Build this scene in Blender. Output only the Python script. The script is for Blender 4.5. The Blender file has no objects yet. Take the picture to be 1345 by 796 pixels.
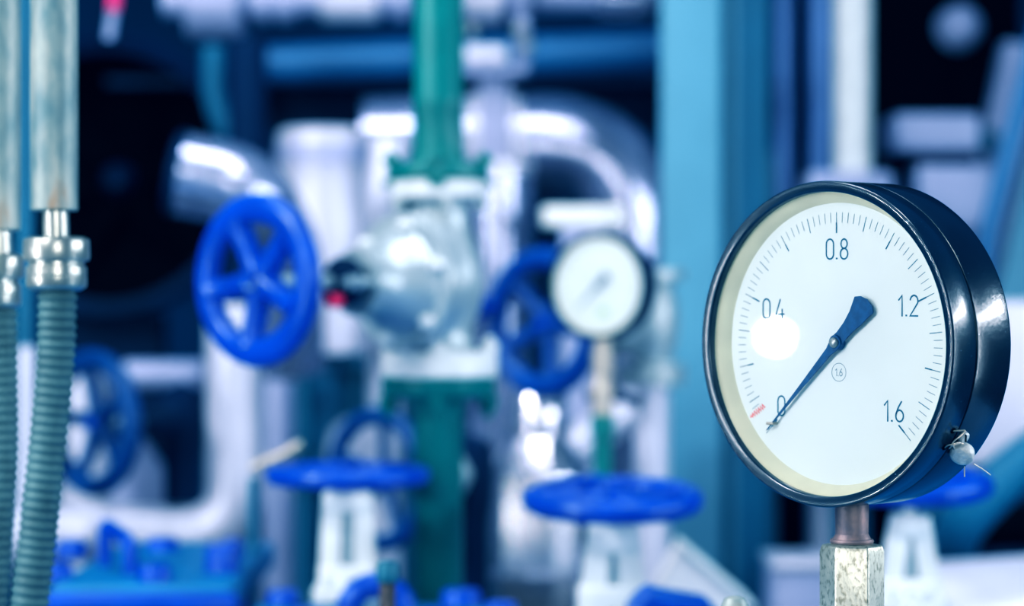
import bpy, bmesh, math, random
from mathutils import Vector, Matrix, noise
random.seed(7)
PI = math.pi
sc = bpy.context.scene
COL = sc.collection
F = 85.0 / 36.0 * 1345.0          # focal length in pixels of a 1345 px frame
CX, CY, CZ = 672.5, 398.0, 1.4    # camera stands at (0,0,1.4) and looks level along +Y

def P(px, py, d): return Vector(((px - CX) * d / F, d, CZ - (py - CY) * d / F))
def S(px, d): return px * d / F

# ---------------------------------------------------------------- materials
def mat(name, col, rough=0.45, metal=0.0, var=0.15, scale=30.0, bump=0.0, bscale=None, col2=None, coat=0.0,
        spots=None, spot_scale=60.0, spot_lo=0.62, spot_hi=0.68, stretch=None, spec=0.5):
    m = bpy.data.materials.new(name); m.use_nodes = True
    nt = m.node_tree; b = nt.nodes['Principled BSDF']
    b.inputs['Roughness'].default_value = rough; b.inputs['Metallic'].default_value = metal
    b.inputs['Coat Weight'].default_value = coat; b.inputs['Coat Roughness'].default_value = 0.08
    b.inputs['Specular IOR Level'].default_value = spec
    tc = nt.nodes.new('ShaderNodeTexCoord'); mp = nt.nodes.new('ShaderNodeMapping')
    nt.links.new(tc.outputs['Object'], mp.inputs['Vector'])
    if stretch: mp.inputs['Scale'].default_value = stretch
    nz = nt.nodes.new('ShaderNodeTexNoise'); nz.inputs['Scale'].default_value = scale; nz.inputs['Detail'].default_value = 5
    nt.links.new(mp.outputs[0], nz.inputs['Vector'])
    r = nt.nodes.new('ShaderNodeValToRGB')
    c2 = col2 or tuple(c * (1 - var) for c in col)
    r.color_ramp.elements[0].position = 0.35; r.color_ramp.elements[1].position = 0.65
    r.color_ramp.elements[0].color = (*c2, 1); r.color_ramp.elements[1].color = (*col, 1)
    nt.links.new(nz.outputs['Fac'], r.inputs['Fac'])
    out = r.outputs['Color']
    if spots:
        n2 = nt.nodes.new('ShaderNodeTexNoise'); n2.inputs['Scale'].default_value = spot_scale; n2.inputs['Detail'].default_value = 4
        nt.links.new(mp.outputs[0], n2.inputs['Vector'])
        r2 = nt.nodes.new('ShaderNodeValToRGB')
        r2.color_ramp.elements[0].position = spot_lo; r2.color_ramp.elements[1].position = spot_hi
        r2.color_ramp.elements[0].color = (0, 0, 0, 1); r2.color_ramp.elements[1].color = (1, 1, 1, 1)
        nt.links.new(n2.outputs['Fac'], r2.inputs['Fac'])
        mx = nt.nodes.new('ShaderNodeMixRGB'); mx.inputs['Color2'].default_value = (*spots, 1)
        nt.links.new(r2.outputs['Color'], mx.inputs['Fac']); nt.links.new(out, mx.inputs['Color1']); out = mx.outputs['Color']
    nt.links.new(out, b.inputs['Base Color'])
    if bump:
        bn = nt.nodes.new('ShaderNodeTexNoise'); bn.inputs['Scale'].default_value = bscale or scale * 4; bn.inputs['Detail'].default_value = 6
        nt.links.new(mp.outputs[0], bn.inputs['Vector'])
        bp = nt.nodes.new('ShaderNodeBump'); bp.inputs['Strength'].default_value = bump; bp.inputs['Distance'].default_value = 0.002
        nt.links.new(bn.outputs['Fac'], bp.inputs['Height']); nt.links.new(bp.outputs[0], b.inputs['Normal'])
    return m

M = {}
M['casing'] = mat('black_enamel', (0.006, 0.012, 0.024), 0.24, 0, 0.3, 40, 0.05, 500, spots=(0.35, 0.42, 0.5), spot_scale=700, spot_lo=0.755, spot_hi=0.77, coat=0.25)
M['bezel'] = mat('black_bezel', (0.004, 0.015, 0.03), 0.27, 0, 0.3, 60, 0.03, 400, spots=(0.3, 0.4, 0.5), spot_scale=900, spot_lo=0.74, spot_hi=0.76, coat=0.25)
M['cream'] = mat('cream_ring', (0.80, 0.80, 0.60), 0.5, 0, 0.12, 60)
M['dial'] = mat('dial_white', (0.75, 0.85, 0.87), 0.55, 0, 0.04, 30)
M['print'] = mat('dial_print', (0.02, 0.13, 0.23), 0.5, 0, 0.1)
M['print_fine'] = mat('dial_fine_print', (0.10, 0.22, 0.33), 0.5, 0, 0.1)
M['red'] = mat('red_marking', (0.85, 0.05, 0.05), 0.5, 0, 0.5, 900, col2=(0.85, 0.45, 0.42))
M['pointer'] = mat('pointer_blue', (0.015, 0.085, 0.22), 0.4, 0.2, 0.3, 300)
M['pin'] = mat('pin_grey', (0.42, 0.45, 0.46), 0.35, 0.7, 0.4, 900)
M['copper'] = mat('tarnished_copper', (0.26, 0.17, 0.15), 0.5, 0.35, 0.4, 90, 0.1, 500, col2=(0.11, 0.085, 0.10))
M['hex'] = mat('pitted_zinc', (0.60, 0.62, 0.52), 0.42, 0.75, 0.25, 120, 0.08, 600, stretch=(1, 1, 0.6), spots=(0.26, 0.25, 0.18), spot_scale=600, spot_lo=0.50, spot_hi=0.66)
M['galv'] = mat('galvanised', (0.34, 0.38, 0.34), 0.5, 0.3, 0.5, 55, col2=(0.12, 0.18, 0.19), bump=0.2, bscale=200, spots=(0.30, 0.17, 0.06), spot_scale=34, spot_lo=0.60, spot_hi=0.72, stretch=(1, 1, 0.45))
M['galv_old'] = mat('galvanised_old', (0.30, 0.37, 0.35), 0.5, 0.35, 0.5, 38, 0.2, 200, spots=(0.28, 0.17, 0.06), spot_scale=30, spot_lo=0.62, spot_hi=0.72, stretch=(1, 1, 0.5))
M['hose'] = mat('hose_grey', (0.10, 0.16, 0.16), 0.6, 0.1, 0.3, 60, spec=0.3)
M['nut_metal'] = mat('nickel', (0.44, 0.47, 0.43), 0.3, 0.7, 0.3, 60)
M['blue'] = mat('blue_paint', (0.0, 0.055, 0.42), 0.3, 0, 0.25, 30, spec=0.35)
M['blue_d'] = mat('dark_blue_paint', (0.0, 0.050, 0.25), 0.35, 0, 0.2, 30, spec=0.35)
M['blue_cover'] = mat('blue_cast', (0.0, 0.14, 0.34), 0.45, 0, 0.25, 18)
M['green'] = mat('green_paint', (0.0, 0.155, 0.14), 0.35, 0, 0.2, 25, spec=0.35)
M['silver'] = mat('silver_paint', (0.40, 0.48, 0.52), 0.36, 0.35, 0.2, 40)
M['white'] = mat('white_paint', (0.66, 0.73, 0.76), 0.45, 0, 0.15, 40)
M['clad'] = mat('aluminium_cladding', (0.46, 0.50, 0.72), 0.26, 0.75, 0.35, 12, 0.25, 14)
M['cladw'] = mat('pale_cladding', (0.58, 0.61, 0.77), 0.38, 0.25, 0.15, 12)
M['barrel'] = mat('barrel_cladding', (0.66, 0.68, 0.80), 0.22, 0.92, 0.3, 14, 0.3, 14)
M['lav_d'] = mat('deep_lavender_metal', (0.10, 0.17, 0.38), 0.4, 0.3, 0.2, 10)
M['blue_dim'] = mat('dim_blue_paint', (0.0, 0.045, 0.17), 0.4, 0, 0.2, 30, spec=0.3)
M['lav'] = mat('lavender_grey_metal', (0.34, 0.37, 0.58), 0.5, 0.2, 0.2, 10)
M['steel_blue'] = mat('steel_blue', (0.095, 0.24, 0.35), 0.5, 0, 0.12, 8)
M['steel_blue_d'] = mat('steel_blue_dark', (0.003, 0.12, 0.22), 0.5, 0, 0.2, 8)
M['pipe_blue'] = mat('pipe_blue', (0.02, 0.115, 0.27), 0.4, 0.1, 0.2, 8)
M['navy'] = mat('navy_metal', (0.001, 0.014, 0.045), 0.6, 0, 0.3, 6, spec=0.15)
M['black'] = mat('black_metal', (0.0012, 0.0008, 0.0012), 0.8, 0, 0.3, 6, spec=0.03)
M['teal'] = mat('teal_metal', (0.003, 0.11, 0.19), 0.5, 0, 0.2, 6)
M['pale'] = mat('pale_sheet', (0.88, 0.88, 0.90), 0.5, 0, 0.08, 20)
M['brass'] = mat('pale_brass', (0.46, 0.43, 0.37), 0.4, 0.5, 0.2, 60)
M['rust'] = mat('rusty_thread', (0.16, 0.11, 0.09), 0.6, 0.5, 0.4, 300)
M['teal_cap'] = mat('teal_cap', (0.01, 0.12, 0.18), 0.4, 0.2, 0.3, 80)
M['lead'] = mat('lead_seal', (0.62, 0.66, 0.66), 0.5, 0.2, 0.3, 300, 0.4, 600)
M['wire'] = mat('pale_wire', (0.66, 0.60, 0.50), 0.4, 0.5, 0.2, 300)
M['pink'] = mat('pink_tape', (0.9, 0.04, 0.22), 0.5, 0, 0.1)
M['wall'] = mat('wall_paint', (0.002, 0.055, 0.13), 0.8, 0, 0.5, 1.2, spec=0.1)
M['floor'] = mat('floor_concrete', (0.02, 0.06, 0.10), 0.7, 0, 0.3, 3)

def glass_mat():
    m = bpy.data.materials.new('gauge_glass'); m.use_nodes = True; nt = m.node_tree
    nt.nodes.remove(nt.nodes['Principled BSDF']); out = nt.nodes['Material Output']
    t = nt.nodes.new('ShaderNodeBsdfTransparent'); g = nt.nodes.new('ShaderNodeBsdfGlossy'); g.inputs['Roughness'].default_value = 0.02
    f = nt.nodes.new('ShaderNodeFresnel'); f.inputs['IOR'].default_value = 1.5
    mx = nt.nodes.new('ShaderNodeMixShader')
    nt.links.new(f.outputs[0], mx.inputs[0]); nt.links.new(t.outputs[0], mx.inputs[1]); nt.links.new(g.outputs[0], mx.inputs[2])
    nt.links.new(mx.outputs[0], out.inputs['Surface']); return m
M['glass'] = glass_mat()

# ---------------------------------------------------------------- mesh helpers
I4 = Matrix.Identity(4)
def frame(loc, z, up=Vector((0, 0, 1))):
    z = Vector(z).normalized(); up = Vector(up)
    if abs(z.dot(up)) > 0.99: up = Vector((0, -1, 0))
    x = up.cross(z).normalized(); y = z.cross(x)
    m = Matrix((x, y, z)).transposed().to_4x4(); m.translation = Vector(loc); return m

def lathe(bm, prof, seg=48, T=I4, closed=False):
    rings = []
    for r, z in prof:
        if r < 1e-6: rings.append([bm.verts.new(T @ Vector((0, 0, z)))])
        else: rings.append([bm.verts.new(T @ Vector((r * math.cos(2*PI*k/seg), r * math.sin(2*PI*k/seg), z))) for k in range(seg)])
    n = len(rings)
    for i in range(n if closed else n - 1):
        a, b = rings[i], rings[(i + 1) % n]
        for k in range(seg):
            q = (k + 1) % seg
            if len(a) == 1 and len(b) == 1: continue
            if len(a) == 1: bm.faces.new((a[0], b[k], b[q]))
            elif len(b) == 1: bm.faces.new((a[k], a[q], b[0]))
            else: bm.faces.new((a[k], a[q], b[q], b[k]))
    return bm

def torus(bm, R, rx, rz, T=I4, seg=64, n=16):
    return lathe(bm, [(R + rx*math.cos(2*PI*i/n), rz*math.sin(2*PI*i/n)) for i in range(n)], seg, T, True)

def tube(bm, pts, rad, seg=24, cap=True):
    pts = [Vector(p) for p in pts]; n = len(pts)
    rad = rad if isinstance(rad, (list, tuple)) else [rad] * n
    t0 = (pts[1] - pts[0]).normalized()
    u = t0.orthogonal().normalized(); rings = []
    for i, p in enumerate(pts):
        t = (pts[min(i+1, n-1)] - pts[max(i-1, 0)]).normalized()
        u = (u - t * u.dot(t)).normalized(); v = t.cross(u)
        rings.append([bm.verts.new(p + rad[i] * (u*math.cos(2*PI*k/seg) + v*math.sin(2*PI*k/seg))) for k in range(seg)])
    for i in range(n - 1):
        for k in range(seg):
            q = (k + 1) % seg; bm.faces.new((rings[i][k], rings[i][q], rings[i+1][q], rings[i+1][k]))
    if cap: bm.faces.new(rings[0][::-1]); bm.faces.new(rings[-1])
    return bm

def cyl(bm, a, b, r, seg=32, r2=None, bev=0.0):
    a = Vector(a); b = Vector(b); L = (b - a).length; T = frame(a, b - a)
    r2 = r if r2 is None else r2
    if bev: return lathe(bm, [(0, 0), (r-bev, 0), (r, bev), (r2, L-bev), (r2-bev, L), (0, L)], seg, T)
    return lathe(bm, [(0, 0), (r, 0), (r2, L), (0, L)], seg, T)

def box(bm, c, s, T=I4, bev=0.0):
    M2 = T @ Matrix.Translation(Vector(c)) @ Matrix.Diagonal((s[0], s[1], s[2], 1))
    tmp = bmesh.new(); bmesh.ops.create_cube(tmp, size=1, matrix=M2)
    if bev: bmesh.ops.bevel(tmp, geom=tmp.edges[:], offset=bev, segments=3, affect='EDGES', profile=0.5)
    me = bpy.data.meshes.new('t'); tmp.to_mesh(me); tmp.free(); bm.from_mesh(me); bpy.data.meshes.remove(me)
    return bm

def beam(bm, a, b, w, t, bev=0.0, up=(0, 0, 1)):
    a = Vector(a); b = Vector(b); T = frame((a+b)/2, b-a, up)
    return box(bm, (0, 0, 0), (w, t, (b-a).length), T, bev)

def prism(bm, pts, y0, y1, T=I4):
    a = [bm.verts.new(T @ Vector((x, y0, z))) for x, z in pts]; b = [bm.verts.new(T @ Vector((x, y1, z))) for x, z in pts]
    n = len(pts); bm.faces.new(a); bm.faces.new(b[::-1])
    for i in range(n): bm.faces.new((a[i], b[i], b[(i+1) % n], a[(i+1) % n]))
    return bm

def bend(pts, R, n=10):
    """round the corners of a polyline"""
    pts = [Vector(p) for p in pts]; out = [pts[0]]
    for i in range(1, len(pts)-1):
        a = (pts[i-1]-pts[i]).normalized(); b = (pts[i+1]-pts[i]).normalized()
        r = min(R, (pts[i-1]-pts[i]).length*0.49, (pts[i+1]-pts[i]).length*0.49)
        for k in range(n+1):
            t = k/n; out.append(pts[i] + a*r*(1-t)**2 + b*r*t**2)
    out.append(pts[-1]); return out

def obj(name, bm, m, parent=None, world=False, angle=40):
    if world and parent is not None:
        top = parent
        while top.parent: top = top.parent
        bmesh.ops.transform(bm, matrix=top['_m'] if False else MATS[top.name].inverted(), verts=bm.verts)
    bmesh.ops.recalc_face_normals(bm, faces=bm.faces)
    if name == 'glass':
        bm.normal_update()
        bmesh.ops.reverse_faces(bm, faces=[f for f in bm.faces if f.normal.y > 0])
    me = bpy.data.meshes.new(name); bm.to_mesh(me); bm.free()
    me.shade_smooth(); me.set_sharp_from_angle(angle=math.radians(angle))
    me.materials.append(M[m]); o = bpy.data.objects.new(name, me); COL.objects.link(o)
    if parent is not None: o.parent = parent
    return o
MATS = {}
def thing(name, label, cat, m4, group=None):
    o = bpy.data.objects.new(name, None); COL.objects.link(o); o.empty_display_size = 0.02
    if isinstance(m4, Vector): m4 = Matrix.Translation(m4)
    o.matrix_world = m4; o['label'] = label; o['category'] = cat
    if group: o['group'] = group
    MATS[o.name] = m4.copy(); return o
def tag(o, label, cat, group=None):
    o['label'] = label; o['category'] = cat
    if group: o['group'] = group
    return o
def struct(name, bm, m): o = obj(name, bm, m); o['kind'] = 'structure'; return o
B = bmesh.new

# ---------------------------------------------------------------- the setting
struct('floor', box(B(), (0, 3, -0.05), (9, 9, 0.1)), 'floor')
struct('wall_back', box(B(), (0, 5.6, 1.75), (9, 0.1, 3.5)), 'wall')
SK = 1.095      # top of the machine base below the frame
t = thing('machine_base', 'dark blue steel base cabinet under the valves, below the picture edge', 'cabinet', Vector((0, 1.6, 0)))
obj('frame', box(B(), (0, 1.61, (SK-0.02)/2), (1.5, 1.38, SK-0.02), bev=0.01), 'navy', t, True)
obj('worktop', box(B(), (0, 1.61, SK-0.01), (1.54, 1.42, 0.02), bev=0.004), 'blue_cover', t, True)

# ---------------------------------------------------------------- pressure gauge
TH = math.radians(47.5)
GC = Vector(((1079.4-CX)/F*1.11, 1.11, CZ-(452-CY)/F*1.11))
GM = Matrix.Translation(GC) @ Matrix.Rotation(-TH, 4, 'Z')
GY = Matrix.Rotation(-PI/2, 4, 'X')       # lathe z -> local +y
GI = GM.inverted()
def ray_plane(px, py, yl, Mi=GI):
    o = Mi @ Vector((0, 0, CZ)); d = Mi.to_3x3() @ (P(px, py, 1.0) - Vector((0, 0, CZ)))
    k = (yl - o.y)/d.y; q = o + d*k; return q.x, q.z
def ray_cyl(px, py, R, Mi=GI):
    o = Mi @ Vector((0, 0, CZ)); d = Mi.to_3x3() @ (P(px, py, 1.0) - Vector((0, 0, CZ)))
    a = d.x**2+d.z**2; b = o.x*d.x+o.z*d.z; c = o.x**2+o.z**2-R*R
    k = (-b - math.sqrt(b*b-a*c))/a; return o + d*k

def stroke(bm, pts, w, y, closed=False):
    n = len(pts); L = []; R = []
    for i in range(n):
        a = Vector(pts[(i-1) % n if closed else max(i-1, 0)]); b = Vector(pts[(i+1) % n if closed else min(i+1, n-1)])
        p = Vector(pts[i]); d1 = (p-a); d2 = (b-p)
        d1 = d1.normalized() if d1.length > 1e-9 else d2.normalized(); d2 = d2.normalized() if d2.length > 1e-9 else d1
        n1 = Vector((-d1.y, d1.x)); n2 = Vector((-d2.y, d2.x)); nn = (n1+n2)
        nn = nn.normalized() if nn.length > 1e-6 else n1; k = min(1/max(nn.dot(n1), 0.5), 1.6)*w/2
        L.append(bm.verts.new((p.x+nn.x*k, y, p.y+nn.y*k))); R.append(bm.verts.new((p.x-nn.x*k, y, p.y-nn.y*k)))
    for i in range(n if closed else n-1):
        j = (i+1) % n; bm.faces.new((L[i], L[j], R[j], R[i]))
def ell(cx, cy, rx, ry, a0=0, a1=360, n=28): return [(cx+rx*math.cos(math.radians(a0+(a1-a0)*i/n)), cy+ry*math.sin(math.radians(a0+(a1-a0)*i/n))) for i in range(n+1)]
def glyph(ch):
    if ch == '0': return 0.54, [(ell(0.27, 0.73, 0.22, 0.24, 0, 180, 12)+ell(0.27, 0.27, 0.22, 0.24, 180, 360, 12), True)]
    if ch == '1': return 0.36, [([(0.05, 0.74), (0.26, 0.97), (0.26, 0.0)], False)]
    if ch == '2': return 0.54, [(ell(0.27, 0.72, 0.22, 0.25, 175, -25, 16)+[(0.04, 0.03), (0.51, 0.03)], False)]
    if ch == '4': return 0.56, [([(0.30, 0.97), (0.03, 0.24), (0.56, 0.24)], False), ([(0.41, 0.5), (0.41, 0.0)], False)]
    if ch == '6': return 0.54, [(ell(0.27, 0.29, 0.22, 0.26, 0, 360, 24)[:-1], True), ([(0.40, 0.97), (0.21, 0.70), (0.06, 0.36)], False)]
    if ch == '8': return 0.54, [(ell(0.27, 0.74, 0.185, 0.22, 0, 360, 24)[:-1], True), (ell(0.27, 0.27, 0.225, 0.25, 0, 360, 24)[:-1], True)]
    if ch == '.': return 0.20, [([(0.03, 0.05), (0.14, 0.05)], False)]
def write(bm, s, cx, cz, h, w, y, sx=1.0):
    W = sum(glyph(c)[0]+0.06 for c in s)-0.06; x = cx - W*h*sx/2
    for c in s:
        adv, st = glyph(c)
        for pts, cl in st: stroke(bm, [(x+px*h*sx, cz-h/2+pz*h) for px, pz in pts], w, y, cl)
        x += (adv+0.06)*h*sx

def scale_marks(yd, parent, m1, m2, k=1.0):
    minor = B()
    for i in range(81):
        a = math.radians(225 - i*270/80); ca, sa = math.cos(a), math.sin(a)
        def seg(bm, r0, r1, w): stroke(bm, [(ca*r0*k, sa*r0*k), (ca*r1*k, sa*r1*k)], w*k, yd)
        if i % 10 == 0:
            bm = B(); w0, w1 = (0.00075, 0.00035) if i % 20 == 0 else (0.00065, 0.00035); r0 = 0.0512 if i % 20 == 0 else 0.0520
            P0 = [(r0, -w0/2), (0.0560, -w0/2), (0.0560, -w1/2), (0.0608, -w1/2), (0.0608, w1/2), (0.0560, w1/2), (0.0560, w0/2), (r0, w0/2)]
            bm.faces.new([bm.verts.new(((r*ca-w*sa)*k, yd, (r*sa+w*ca)*k)) for r, w in P0])
            obj('major_mark', bm, m1, parent)
        elif i % 5 == 0: seg(minor, 0.0538, 0.0608, 0.00045)
        elif not 0 < i < 4: seg(minor, 0.0560, 0.0608, 0.0003)
    obj('fine_marks', minor, m2, parent)

g = thing('pressure_gauge', 'large round black pressure gauge in the foreground reading zero, on a copper stem', 'gauge', GM)
bz = obj('bezel', lathe(B(), [(0.0700, 0.0045), (0.0700, 0.0008), (0.0703, 0.0003), (0.0708, 0.0001), (0.0738, -0.0007), (0.0744, -0.0006), (0.0748, -0.0001), (0.0750, 0.0006), (0.0750, 0.0157), (0.0746, 0.0162)], 128, GY), 'bezel', g)
obj('casing', lathe(B(), [(0.0740, 0.0160), (0.0740, 0.0168), (0.0748, 0.0172), (0.0750, 0.0178), (0.0750, 0.0405), (0.0742, 0.0425), (0.072, 0.0435), (0, 0.0435)], 128, GY), 'casing', g)
YD = 0.0105
obj('inner_ring', lathe(B(), [(0.0702, 0.0036), (0.0685, 0.0045), (0.0652, YD)], 96, GY), 'cream', g)
dl = obj('dial', lathe(B(), [(0.0, YD), (0.0655, YD), (0.0655, YD+0.001), (0, YD+0.001)], 96, GY), 'dial', g)
scale_marks(YD-0.00012, dl, 'print', 'print_fine')
for s, px, py in (('0.8', 1099.5, 327), ('0.4', 1016, 405.5), ('1.2', 1193, 401.5), ('0', 1026.5, 533), ('1.6', 1174, 540)):
    x, z = ray_plane(px, py, YD); bm = B(); write(bm, s, x, z, 0.0098, 0.0008, YD-0.00012); obj('scale_number', bm, 'print', dl)
x, z = ray_plane(1102, 489, YD); bm = B(); write(bm, '1.6', x, z, 0.0036, 0.0003, YD-0.00012)
stroke(bm, ell(x, z, 0.0042, 0.0042, 0, 360, 40)[:-1], 0.00022, YD-0.00012, True)
obj('class_mark', bm, 'print', dl)
bm = B(); a = ray_plane(986, 548, YD); b = ray_plane(1004, 533, YD)
av, bv = Vector(a), Vector(b); dd = (bv-av).normalized(); nn = Vector((-dd.y, dd.x)); zz = []
for i in range(15):
    p = av.lerp(bv, i/14)+nn*(0.0011 if i % 2 else -0.0011)*min(1, 0.3+i/8); zz.append((p.x, p.y))
stroke(bm, zz, 0.0009, YD-0.00018)
obj('red_mark', bm, 'red', dl)
# pointer
YP = 0.0080
hub = Vector(ray_plane(1098, 450, YP)); tip = Vector(ray_plane(1007, 565, YP)); d = (tip-hub).normalized(); n = Vector((-d.y, d.x))
def along(t, w): return hub + d*t + n*w
Lt = (tip-hub).length
c1 = Vector(ray_plane(1124, 387, YP)); c2 = Vector(ray_plane(1149, 409, YP)); cm = Vector(ray_plane(1139, 393, YP))
if (c1-hub).dot(n) < (c2-hub).dot(n): c1, c2 = c2, c1
tl = -(cm-hub).dot(d)
outl = [along(Lt, 0.00015), along(Lt*0.5, 0.0010), along(0.006, 0.0020), along(0.0, 0.0036), along(-0.004, 0.0030), along(-0.010, 0.0033), along(-0.016, 0.0045), c1.lerp(hub, 0.04), c1.lerp(cm, 0.4)+(cm-hub)*0.01, cm, c2.lerp(cm, 0.4)+(cm-hub)*0.01, c2.lerp(hub, 0.04),
        along(-0.016, -0.0045), along(-0.010, -0.0033), along(-0.004, -0.0030), along(0, -0.0036), along(0.006, -0.0020), along(Lt*0.5, -0.0010), along(Lt, -0.00015)]
pt = obj('pointer', prism(B(), [(p.x, p.y) for p in outl], YP-0.0003, YP+0.0003), 'pointer', g)
HT = Matrix.Translation((hub.x, 0, hub.y)) @ GY
obj('hub', lathe(B(), [(0, YP-0.0012), (0.0033, YP-0.0012), (0.0036, YP-0.0008), (0.0036, YD), (0, YD)], 32, HT), 'pointer', pt)
obj('pivot_pin', lathe(B(), [(0, YP-0.0030), (0.0016, YP-0.0028), (0.0024, YP-0.0020), (0.0024, YP), (0, YP)], 24, HT), 'pin', pt)
sx, sz = ray_plane(1019, 556, YD-0.001)
obj('stop_pin', tube(B(), [(sx, YD, sz), (sx, YD-0.0035, sz), (sx-0.003, YD-0.004, sz)], 0.0007, 10), 'brass', dl)
obj('glass', lathe(B(), [(0, 0.0034), (0.0702, 0.0034)], 96, GY), 'glass', g)
# screw and lead seal on the side of the casing
def on_case(px, py):
    p = ray_cyl(px, py, 0.0750); return p, Vector((p.x, 0, p.z)).normalized()
p, nr = on_case(1264, 573)
T = frame(p, nr)
bm = lathe(B(), [(0, -0.001), (0.0024, -0.001), (0.0028, 0.0), (0.0028, 0.0016), (0.0022, 0.0022), (0, 0.0022)], 24, T)
scr = obj('screw', bm, 'lead', g)
obj('screw_slot', box(B(), (0, 0, 0.0022), (0.0007, 0.0056, 0.0006), T @ Matrix.Rotation(0.6, 4, 'Z')), 'black', scr)
p2, n2 = on_case(1241, 588); p3, n3 = on_case(1252, 566)
for pp, q in ((p2, n2), (p3, n3)): obj('wire_hole', lathe(B(), [(0, 0.00015), (0.0014, 0.00015), (0.0014, -0.001)], 20, frame(pp, q)), 'black', g)
ps, ns = on_case(1255, 588); cs = ps + ns*0.0045
ax = (GI.to_3x3() @ Vector((-0.35, -0.72, -0.60))).normalized()
seal = obj('lead_seal', lathe(B(), [(0, -0.0035), (0.0042, -0.0034), (0.0052, -0.0026), (0.0056, -0.0008), (0.0054, 0.0012), (0.0046, 0.0021), (0.0030, 0.0025), (0, 0.0023)], 32, frame(cs, ax)), 'lead', g)
def cp(px, py, h):
    q, nq = on_case(px, py); return q + nq*h
bm = B()
def smooth(pts, n=8):
    out = []
    for i in range(len(pts)-1):
        a, b = pts[max(i-1, 0)], pts[i]; c, e = pts[i+1], pts[min(i+2, len(pts)-1)]
        for k in range(n):
            t = k/n; out.append(0.5*((2*b)+(c-a)*t+(2*a-5*b+4*c-e)*t*t+(3*b-a-3*c+e)*t**3))
    out.append(pts[-1]); return out
tube(bm, smooth([cp(1252, 566, 0), cp(1256, 563, 0.0018), cp(1261, 561, 0.003), cp(1256, 566, 0.0034), cp(1248, 575, 0.0026), cp(1246, 582, 0.002), cp(1252, 578, 0.003), cp(1258, 577, 0.0035), cp(1262, 584, 0.0045)]), 0.00035, 8)
tube(bm, smooth([cp(1241, 588, 0), cp(1242, 582, 0.0016), cp(1246, 580, 0.0026), cp(1250, 586, 0.0028), cp(1257, 583, 0.003), cp(1255, 576, 0.0034), cp(1247, 578, 0.003), cp(1244, 586, 0.0016)]), 0.00035, 8)
obj('seal_wire', bm, 'wire', seal)
q1 = cp(1270, 599, 0.005); q2 = GI @ P(1301, 624, 1.10)
obj('wire_end', tube(B(), [q1, q1.lerp(q2, 0.5)+Vector((0, 0, 0.0003)), q2], 0.0003, 8), 'wire', seal)
q1 = cp(1259, 603, 0.0045); obj('wire_end', tube(B(), [q1, q1 + Vector((0, 0, -0.0048))], 0.0003, 8), 'wire', seal)
# stem
SM = GM @ Vector((0, 0.0215, 0))
zt = CZ-(656-CY)/F*SM.y; z1 = CZ-(704-CY)/F*SM.y; z2 = CZ-(714-CY)/F*SM.y
st = obj('stem', lathe(B(), [(0, zt-SM.z+0.006), (0.0079, zt-SM.z+0.006), (0.0079, zt-SM.z-0.004), (0.0077, z1-SM.z+0.001), (0.0088, z1-SM.z-0.001), (0.0093, z1-SM.z-0.0022), (0.0086, z1-SM.z-0.0034), (0.0078, z2-SM.z), (0, z2-SM.z)], 48, Matrix.Translation((0, 0.0215, 0))), 'copper', g, angle=22)
# hex adapter
hz = z2; rr = S(42.5, SM.y)
h = thing('hex_adapter', 'pitted zinc hexagonal adapter under the large gauge stem', 'pipe fitting', Vector((SM.x, SM.y, SK)))
vang = math.atan2(SM.x, SM.y)
HT = Matrix.Rotation(-vang, 4, 'Z'); H0 = hz-SK
bm = B(); tmp = [(0, H0-0.075), (rr*0.93, H0-0.075), (rr, H0-0.072), (rr, H0-0.0035), (rr*0.93, H0-0.0006), (rr*0.75, H0), (0, H0)]
lathe(bm, tmp, 6, HT)
o = obj('hex_body', bm, 'hex', h, angle=20)
md = o.modifiers.new('bev', 'BEVEL'); md.width = 0.0006; md.segments = 2; md.limit_method = 'ANGLE'
obj('collar', lathe(B(), [(0.0, H0+0.0002), (0.0098, H0+0.0002), (0.0103, H0+0.0012), (0.0098, H0+0.0022), (0.0079, H0+0.0024)], 48), 'copper', h)
obj('pipe', lathe(B(), [(0, 0), (0.0105, 0), (0.0105, H0-0.075), (0, H0-0.075)], 32), 'galv', h)

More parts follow.
